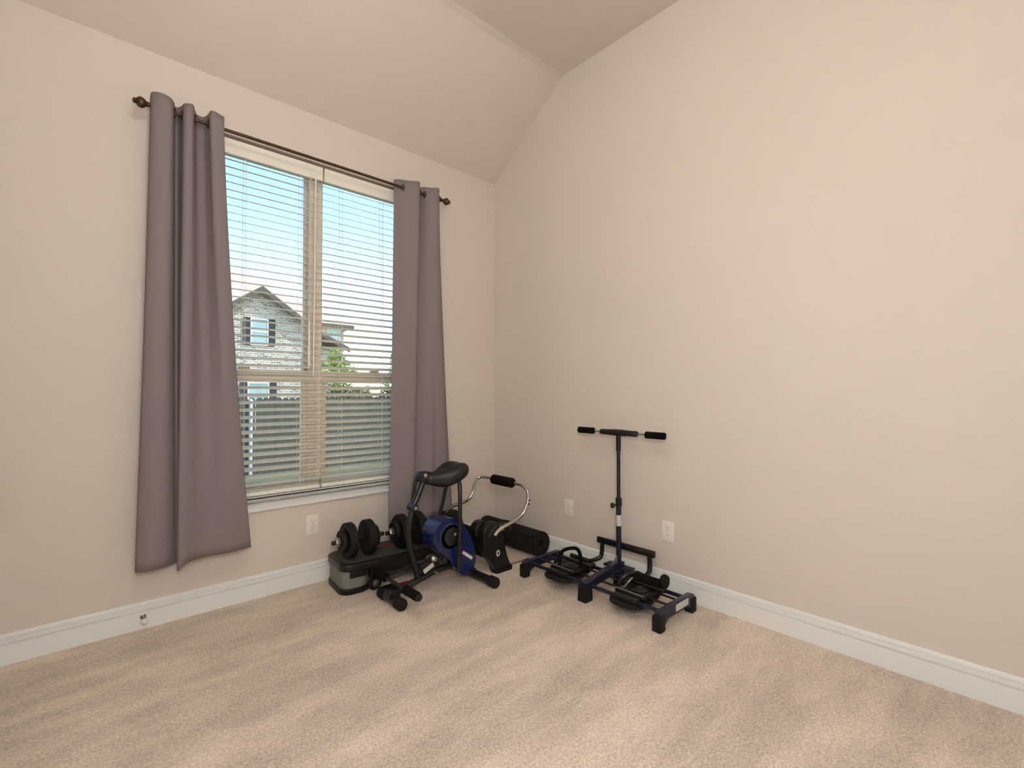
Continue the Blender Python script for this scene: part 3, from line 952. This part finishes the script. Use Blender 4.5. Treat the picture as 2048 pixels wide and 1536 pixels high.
# saddle: narrow nose toward the window wall's left, broad raised tail
b = new_bm()
secs = [(-0.995, 0.628, 0.016, 0.022, 0.0), (-0.975, 0.632, 0.032, 0.032, 0.0), (-0.940, 0.630, 0.044, 0.040, 0.0), (-0.895, 0.630, 0.066, 0.052, 0.004), (-0.855, 0.642, 0.094, 0.062, 0.010), (-0.815, 0.658, 0.106, 0.064, 0.014), (-0.778, 0.668, 0.104, 0.058, 0.012), (-0.750, 0.668, 0.086, 0.048, 0.006), (-0.735, 0.662, 0.050, 0.030, 0.0)]
rings = []
for x, zc, hw, hh, dip in secs:
    ring = []
    for k_ in range(20):
        a = 2 * PI * k_ / 20
        cy, sz = math.cos(a), math.sin(a)
        y = YC + hw * math.copysign(abs(cy) ** 0.8, cy)
        z = zc + (hh * 0.72 if sz > 0 else hh * 1.15) * math.copysign(abs(sz) ** 0.8, sz) - (dip * max(0, 1 - abs(cy) * 2) if sz > 0 else 0)
        ring.append(b.verts.new((x, y, z)))
    rings.append(ring)
for i in range(len(rings) - 1):
    for k_ in range(20):
        b.faces.new((rings[i][k_], rings[i][(k_ + 1) % 20], rings[i + 1][(k_ + 1) % 20], rings[i + 1][k_]))
b.faces.new(rings[0][::-1])
b.faces.new(rings[-1])
o = t.part('saddle', b, LEATHER, 80)
sd = o.modifiers.new('round', 'SUBSURF')
sd.levels = 1
sd.render_levels = 2
# two straight legs straddling the housing
t.part('front_leg', TU([(-0.800, YC - 0.040, 0.630), (-0.812, YC - 0.075, 0.585), (-0.820, YC - 0.090, 0.50), (-0.822, YC - 0.092, 0.40), (-0.825, YC - 0.092, 0.25), (-0.825, YC - 0.080, 0.11)], 0.0125, 12), BLACKT)
t.part('rear_leg', TU([(-0.775, YC + 0.04, 0.615), (-0.790, YC + 0.085, 0.55), (-0.805, YC + 0.10, 0.46), (-0.822, YC + 0.105, 0.36), (-0.80, YC + 0.09, 0.14)], 0.011, 12), BLACKT)
# teardrop flywheel housing
hp = [(-0.975, 0.300), (-0.955, 0.365), (-0.900, 0.402), (-0.835, 0.395), (-0.775, 0.350), (-0.720, 0.270), (-0.690, 0.190), (-0.690, 0.110), (-0.725, 0.058), (-0.785, 0.070), (-0.835, 0.125), (-0.890, 0.195), (-0.945, 0.240)]
t.part('flywheel_housing', PR(closed_curve(hp, 5), 'y', YC - 0.062, YC + 0.062, 0.016), BLUE, 50, label='glossy blue teardrop flywheel housing')
t.part('housing_ring', LA([(0, 0.080), (0.004, 0.080), (0.006, 0.074), (0.006, 0.066), (0.0, 0.064)], (-0.862, YC - 0.062, 0.300), (0, -1, 0), 36), BLUE, 40)
cr = t.part('crank_hub', LA([(0, 0.052), (0.010, 0.050), (0.014, 0.040), (0.015, 0.020), (0.022, 0.018), (0.024, 0.012)], (-0.858, YC - 0.062, 0.302), (0, -1, 0), 28), BLACKP, 40)
t.part('crank_bolt', LA([(0, 0.009), (0.004, 0.009), (0.006, 0.005)], (-0.850, YC - 0.086, 0.318), (0, -1, 0), 10), STEEL, 30, cr)
b = new_bm()
box(b, -0.042, 0.042, -0.0012, 0, -0.0085, 0.0085, 0, 2, Matrix.Translation((-0.747, YC - 0.0625, 0.172)) @ Matrix.Rotation(math.radians(37), 4, 'Y'))
t.part('brand_strip', b, STICK, None, label='slanted pale printed strip on the blue housing')
# crank mechanism and stickers low on the beam
b = new_bm()
box(b, -0.055, 0.055, -0.028, 0.028, -0.026, 0.026, 0.008, 2, Matrix.Translation((-0.965, YC, 0.150)) @ Matrix.Rotation(math.radians(-24), 4, 'Y'))
bx = t.part('resistance_box', b, BLACKP, 40)
b = new_bm()
box(b, -0.034, 0.034, -0.001, 0.0, -0.012, 0.012, 0, 2, Matrix.Translation((-0.985, YC - 0.0288, 0.148)) @ Matrix.Rotation(math.radians(-24), 4, 'Y'))
t.part('warning_label', b, STICK, None, bx)
t.part('tension_dial', LA([(0, 0.018), (0.006, 0.018), (0.010, 0.013), (0.012, 0.004)], (-0.948, YC - 0.026, 0.190), (-0.25, -0.9, 0.4), 18), STEEL, 40, bx)
t.part('pull_pin', TU([(-0.945, YC - 0.02, 0.118), (-0.935, YC - 0.055, 0.112)], 0.005, 8, False), STEEL)

# ================================================================ chrome-handled ab machine in the corner
t = Thing('ab_machine', 'black ab machine with looped chrome handle and foam grip in the corner', 'ab exerciser', (-0.47, -0.36, 0))
loop = [(-0.600, -0.178, 0.235), (-0.592, -0.187, 0.276), (-0.58, -0.199, 0.316), (-0.555, -0.226, 0.35), (-0.515, -0.278, 0.375), (-0.485, -0.309, 0.402), (-0.455, -0.313, 0.442), (-0.42, -0.285, 0.482), (-0.385, -0.262, 0.512), (-0.355, -0.279, 0.525), (-0.335, -0.346, 0.524), (-0.33, -0.468, 0.521), (-0.326, -0.585, 0.520), (-0.326, -0.65, 0.517), (-0.328, -0.693, 0.497), (-0.335, -0.714, 0.462), (-0.352, -0.722, 0.416), (-0.385, -0.720, 0.364), (-0.425, -0.690, 0.322), (-0.465, -0.650, 0.29), (-0.495, -0.625, 0.267), (-0.520, -0.612, 0.235)]
t.part('chrome_handle', TU(loop, 0.0105, 12), CHROME)
t.part('foam_grip', LA([(0, 0.012), (0.0, 0.024), (0.008, 0.032), (0.192, 0.032), (0.20, 0.024), (0.20, 0.012)], (-0.330, -0.57, 0.5205), (0, 1, 0), 20), FOAM, 40)
t.part('handle_sleeve', TU([(-0.475, -0.641, 0.282), (-0.497, -0.624, 0.265), (-0.520, -0.612, 0.235)], 0.0155, 12), CHROME)
t.part('end_plug', LA([(0, 0.022), (0.006, 0.031), (0.055, 0.031), (0.062, 0.022)], (-0.586, -0.193, 0.308), (-0.2, 0.25, -0.9), 16), RUBBER, 40)
b = new_bm()
lathe(b, [(0, 0.004), (0.012, 0.004)], (-0.344, -0.728, 0.44), (0.3, -1, 0), 8)
lathe(b, [(0, 0.004), (0.012, 0.004)], (-0.352, -0.731, 0.418), (0.3, -1, 0), 8)
t.part('adjust_pins', b, BLACKT, 40)
# side panels: curved legs standing on a broad foot
panel = [(-0.618, 0.215), (-0.600, 0.285), (-0.550, 0.318), (-0.490, 0.300), (-0.455, 0.235), (-0.440, 0.150), (-0.415, 0.070), (-0.385, 0.012), (-0.400, 0.0), (-0.500, 0.0), (-0.520, 0.030), (-0.560, 0.085), (-0.605, 0.145)]
for (a, c) in ((-0.618, -0.572), (-0.200, -0.155)):
    s = t.part('side_panel', PR(closed_curve(panel, 4), 'y', a, c, 0.008), BLACKP, 45)
    t.part('foot_pad', PR(rrect(-0.515, -0.380, a - 0.008, c + 0.008, 0.012), 'z', 0.0, 0.022, 0.004), RUBBER, 40, s)
    if a < -0.5:
        b = LA([(0, 0.020), (0.0012, 0.020)], (-0.498, a, 0.122), (0, -1, 0), 24)
        for v in b.verts:
            v.co.x = -0.498 + (v.co.x + 0.498) * 0.75
        t.part('badge', b, STICK, 40, s, label='round white badge')
        b = LA([(0, 0.0105), (0.0018, 0.0105)], (-0.498, a, 0.122), (0, -1, 0), 24)
        for v in b.verts:
            v.co.x = -0.498 + (v.co.x + 0.498) * 0.55
        t.part('badge_centre', b, BLACKP, 40, s)
        t.part('accent_band', TU([(-0.572, a - 0.001, 0.235), (-0.545, a - 0.001, 0.275), (-0.512, a - 0.001, 0.292)], 0.005, 8), GREEN, 40, s)
t.part('cross_roller', LA([(0, 0.03), (0.0, 0.055), (0.012, 0.066), (0.360, 0.066), (0.372, 0.055), (0.372, 0.03)], (-0.555, -0.572, 0.185), (0, 1, 0), 24), FOAM, 40)
t.part('pivot_drum', LA([(0, 0.052), (0.004, 0.058), (0.056, 0.058), (0.06, 0.052)], (-0.575, -0.565, 0.262), (0, 1, 0), 24), BLACKP, 40)
t.part('shoulder_cover', TU([(-0.515, -0.585, 0.245), (-0.47, -0.590, 0.262), (-0.42, -0.592, 0.262), (-0.39, -0.592, 0.235)], 0.026, 12), BLACKP)
t.part('rear_crossbar', TU([(-0.44, -0.58, 0.04), (-0.44, -0.16, 0.04)], 0.013, 10, False), BLACKT)
t.part('floor_rod', TU([(-0.40, -0.572, 0.0115), (-0.205, -0.586, 0.0115)], 0.006, 10, False), CHROME)

# ================================================================ rolled yoga mat
t = Thing('yoga_mat', 'thick black rolled yoga mat lying along the right wall', 'yoga mat', (-0.105, -0.33, 0))
b = new_bm()
r0, r1, turns, th = 0.022, 0.084, 4.0, 0.0066
N = 150
inner, outer = [], []
for i in range(N + 1):
    f_ = i / N
    a = f_ * turns * 2 * PI + 2.4
    r_ = r0 + (r1 - r0 - 0.004) * f_
    outer.append((-0.105 + (r_ + th) * math.cos(a), 0.0875 + (r_ + th) * math.sin(a)))
    inner.append((-0.105 + (r_ - th * 0.72) * math.cos(a), 0.0875 + (r_ - th * 0.72) * math.sin(a)))
va = [[b.verts.new((p[0], y, p[1])) for p in ring] for ring in (outer, inner) for y in (-0.605, -0.03)]
o0, o1, i0, i1 = va
for i in range(N):
    b.faces.new((o0[i], o0[i + 1], o1[i + 1], o1[i]))
    b.faces.new((i0[i], i1[i], i1[i + 1], i0[i + 1]))
    b.faces.new((o0[i], i0[i], i0[i + 1], o0[i + 1]))
    b.faces.new((o1[i], o1[i + 1], i1[i + 1], i1[i]))
b.faces.new((o0[0], o1[0], i1[0], i0[0]))
b.faces.new((o0[N], i0[N], i1[N], o1[N]))
t.part('roll', b, MATM, 40)
t.part('strap', LA([(0, 0.0865), (0.0, 0.089), (0.03, 0.089), (0.03, 0.0865)], (-0.105, -0.25, 0.0875), (0, 1, 0), 32), RUBBER, 40)

# ================================================================ leg slider machine
t = Thing('leg_machine', 'navy and black leg slider machine with tall T handle against the right wall', 'leg exerciser', (-0.25, -1.21, 0))
PX, PY = -0.098, -1.218
# end brackets: arched blue plates with black feet
for y, s in ((-0.765, -1), (-1.655, 1)):
    e = t.part('end_bracket', PR([(-0.425, 0.022), (-0.425, 0.085), (-0.40, 0.092), (-0.12, 0.092), (-0.095, 0.085), (-0.095, 0.022), (-0.135, 0.022), (-0.17, 0.05), (-0.35, 0.05), (-0.385, 0.022)], 'y', y - 0.017, y + 0.017, 0.004), NAVY, 40)
    for x in (-0.412, -0.110):
        t.part('foot', B(x - 0.024, x + 0.024, y - 0.023, y + 0.023, 0.0, 0.074, 0.006), RUBBER, 40, e)
    if s == 1:
        t.part('spec_label', B(-0.285, -0.165, y - 0.0185, y - 0.0172, 0.056, 0.088), STICK, None, e, label='white printed label')
# two long guide rails on each edge
for x in (-0.375, -0.145):
    t.part('guide_rail', TU([(x, -0.765, 0.074), (x, -1.655, 0.074)], 0.0105, 12, False), NAVY)
t.part('inner_rail', TU([(-0.30, -0.765, 0.082), (-0.30, -1.655, 0.082)], 0.006, 10, False), BLACKT)
t.part('inner_rail', TU([(-0.215, -0.765, 0.082), (-0.215, -1.655, 0.082)], 0.006, 10, False), BLACKT)
# centre beam rising to the pole, with a big front foot
cb = t.part('centre_beam', PR([(-0.415, 0.055), (-0.415, 0.092), (-0.33, 0.108), (-0.15, 0.128), (PX + 0.03, 0.128), (PX + 0.03, 0.085), (-0.15, 0.085), (-0.33, 0.066)], 'y', PY - 0.020, PY + 0.020, 0.004), NAVY, 40)
t.part('front_foot', PR([(-0.435, 0), (-0.375, 0), (-0.380, 0.085), (-0.428, 0.085)], 'y', PY - 0.03, PY + 0.03, 0.005), RUBBER, 40, cb)
t.part('rear_foot', PR([(PX - 0.03, 0), (PX + 0.035, 0), (PX + 0.03, 0.086), (PX - 0.024, 0.086)], 'y', PY - 0.022, PY + 0.022, 0.004), RUBBER, 40, cb)
t.part('pole_gusset', PR([(PX - 0.075, 0.124), (PX - 0.010, 0.124), (PX - 0.010, 0.17), (PX - 0.022, 0.17)], 'y', PY - 0.003, PY + 0.003), STEEL, None, cb)
t.part('cross_plate', B(PX - 0.035, PX + 0.035, PY - 0.085, PY + 0.085, 0.098, 0.110, 0.003), NAVY, 40, cb)
# telescoping pole with T handle
po = t.part('lower_pole', TU([(PX, PY, 0.105), (PX, PY, 0.495)], 0.0148, 16, False), NAVY)
t.part('height_label', LA([(0, 0.0153), (0.062, 0.0153)], (PX, PY, 0.338), (0, 0, 1), 20), STICK, 40, po, label='white paper label around the pole')
t.part('collar', LA([(0, 0.0175), (0.045, 0.0175)], (PX, PY, 0.452), (0, 0, 1), 18), BLACKP, 40, po)
kn = t.part('height_knob', LA([(0, 0.006), (0.012, 0.006), (0.013, 0.014), (0.028, 0.015), (0.032, 0.010)], (PX - 0.010, PY + 0.010, 0.455), (-0.72, 0.68, -0.1), 18), BLACKP, 40, po)
up = t.part('upper_pole', TU([(PX, PY, 0.48), (PX, PY, 0.86)], 0.0108, 14, False), NAVY)
HZ = 0.872
t.part('pole_neck', LA([(0, 0.0135), (0.09, 0.0145), (0.105, 0.019), (0.115, 0.018)], (PX, PY, HZ - 0.105), (0, 0, 1), 18), BLACKP, 40, up)
hb = t.part('handle_bar', TU([(PX, PY - 0.285, HZ - 0.001), (PX, PY + 0.285, HZ + 0.001)], 0.0055, 10, False), CHROME)
t.part('centre_sleeve', LA([(0, 0.012), (0.006, 0.0165), (0.06, 0.0165), (0.09, 0.019), (0.165, 0.019), (0.195, 0.0165), (0.249, 0.0165), (0.255, 0.012)], (PX, PY - 0.1275, HZ), (0, 1, 0), 18), BLACKP, 40, hb)
t.part('foam_grip', LA([(0, 0.010), (0.004, 0.019), (0.115, 0.0195), (0.122, 0.010)], (PX, PY - 0.297, HZ - 0.001), (0, 1, 0), 18), FOAM, 40, hb)
t.part('foam_grip', LA([(0, 0.010), (0.004, 0.019), (0.115, 0.0195), (0.122, 0.010)], (PX, PY + 0.175, HZ + 0.001), (0, 1, 0), 18), FOAM, 40, hb)
# black U frame behind the pole that couples the two carriages
UX = -0.062
uf = t.part('u_frame_bar', B(UX - 0.010, UX + 0.010, -1.428, -1.040, 0.196, 0.232, 0.004), BLACKT, 40)
t.part('u_frame_post', TU([(UX, -1.075, 0.205), (UX, -1.072, 0.15), (-0.072, -1.068, 0.115), (-0.105, -1.045, 0.098), (-0.16, -1.02, 0.096)], 0.0125, 12), BLACKT, 40, uf)
t.part('u_frame_post', TU([(UX, -1.395, 0.205), (UX, -1.397, 0.15), (-0.075, -1.40, 0.118), (-0.12, -1.405, 0.105), (-0.18, -1.42, 0.100)], 0.0135, 12), BLACKT, 40, uf)
# sliding foot carriages
def carriage(yc, roller):
    c = t.part('carriage', B(-0.355, -0.165, yc - 0.085, yc + 0.085, 0.080, 0.100, 0.006), BLACKP, 40)
    ft = PR(closed_curve([(-0.43, yc - 0.05), (-0.44, yc + 0.03), (-0.40, yc + 0.085), (-0.31, yc + 0.10), (-0.21, yc + 0.085), (-0.15, yc + 0.06), (-0.15, yc - 0.05), (-0.22, yc - 0.085), (-0.33, yc - 0.10), (-0.40, yc - 0.09)], 3), 'z', 0.056, 0.068, 0.003)
    t.part('foot_plate', ft, RUBBER, 40, c)
    t.part('slide_block', B(-0.395, -0.355, yc - 0.07, yc + 0.07, 0.058, 0.092, 0.005), BLACKT, 40, c)
    t.part('slide_block', B(-0.165, -0.125, yc - 0.07, yc + 0.07, 0.058, 0.092, 0.005), BLACKT, 40, c)
    t.part('edge_strip', TU([(-0.352, yc + 0.085, 0.103), (-0.352, yc - 0.085, 0.103)], 0.0035, 8, False), STEEL, 40, c)
    t.part('push_arm', TU([(-0.235, yc - 0.13, 0.112), (-0.235, yc + 0.12, 0.112)], 0.010, 10, False), BLACKT, 40, c)
    t.part('pivot_disc', LA([(0, 0.045), (0.006, 0.045), (0.010, 0.038), (0.012, 0.020), (0.018, 0.014)], (-0.285, yc - 0.02, 0.100), (0, 0, 1), 24), BLACKP, 40, c)
    for x in (-0.32, -0.20):
        t.part('bolt', LA([(0, 0.008), (0.004, 0.008), (0.006, 0.005)], (x, yc + 0.06, 0.100), (0, 0, 1), 10), STEEL, 30, c)
    return c
c1 = carriage(-1.005, False)
t.part('strap_loop', TU([(-0.315, -0.955, 0.098), (-0.315, -0.957, 0.145), (-0.305, -0.972, 0.178), (-0.285, -1.00, 0.195), (-0.265, -1.035, 0.200), (-0.258, -1.055, 0.186), (-0.258, -1.068, 0.15), (-0.258, -1.072, 0.098)], 0.0105, 10), FOAM, 40, c1)
t.part('toe_bar', LA([(0, 0.010), (0.003, 0.0125), (0.137, 0.0125), (0.14, 0.010)], (-0.19, -1.075, 0.120), (0, 1, 0), 14), BLACKP, 40, c1)
c2 = carriage(-1.455, True)
t.part('heel_roller', LA([(0, 0.018), (0.004, 0.027), (0.156, 0.027), (0.16, 0.018)], (-0.215, -1.545, 0.128), (0, 1, 0), 20), FOAM, 40, c2)
wh = t.part('wheel', LA([(0, 0.022), (0.002, 0.033), (0.006, 0.036), (0.022, 0.036), (0.026, 0.033), (0.028, 0.022)], (-0.178, -1.565, 0.135), (0, 1, 0), 24), RUBBER, 40, c2)
t.part('strap_loop', TU([(-0.30, -1.36, 0.098), (-0.285, -1.375, 0.135), (-0.25, -1.395, 0.15), (-0.20, -1.405, 0.145), (-0.15, -1.402, 0.12), (-0.12, -1.40, 0.105)], 0.0115, 10), BLACKT, 40, c2)
t.part('spring_pin', TU([(-0.315, -1.40, 0.098), (-0.30, -1.42, 0.13), (-0.275, -1.425, 0.145)], 0.005, 8), STEEL, 40, c2)
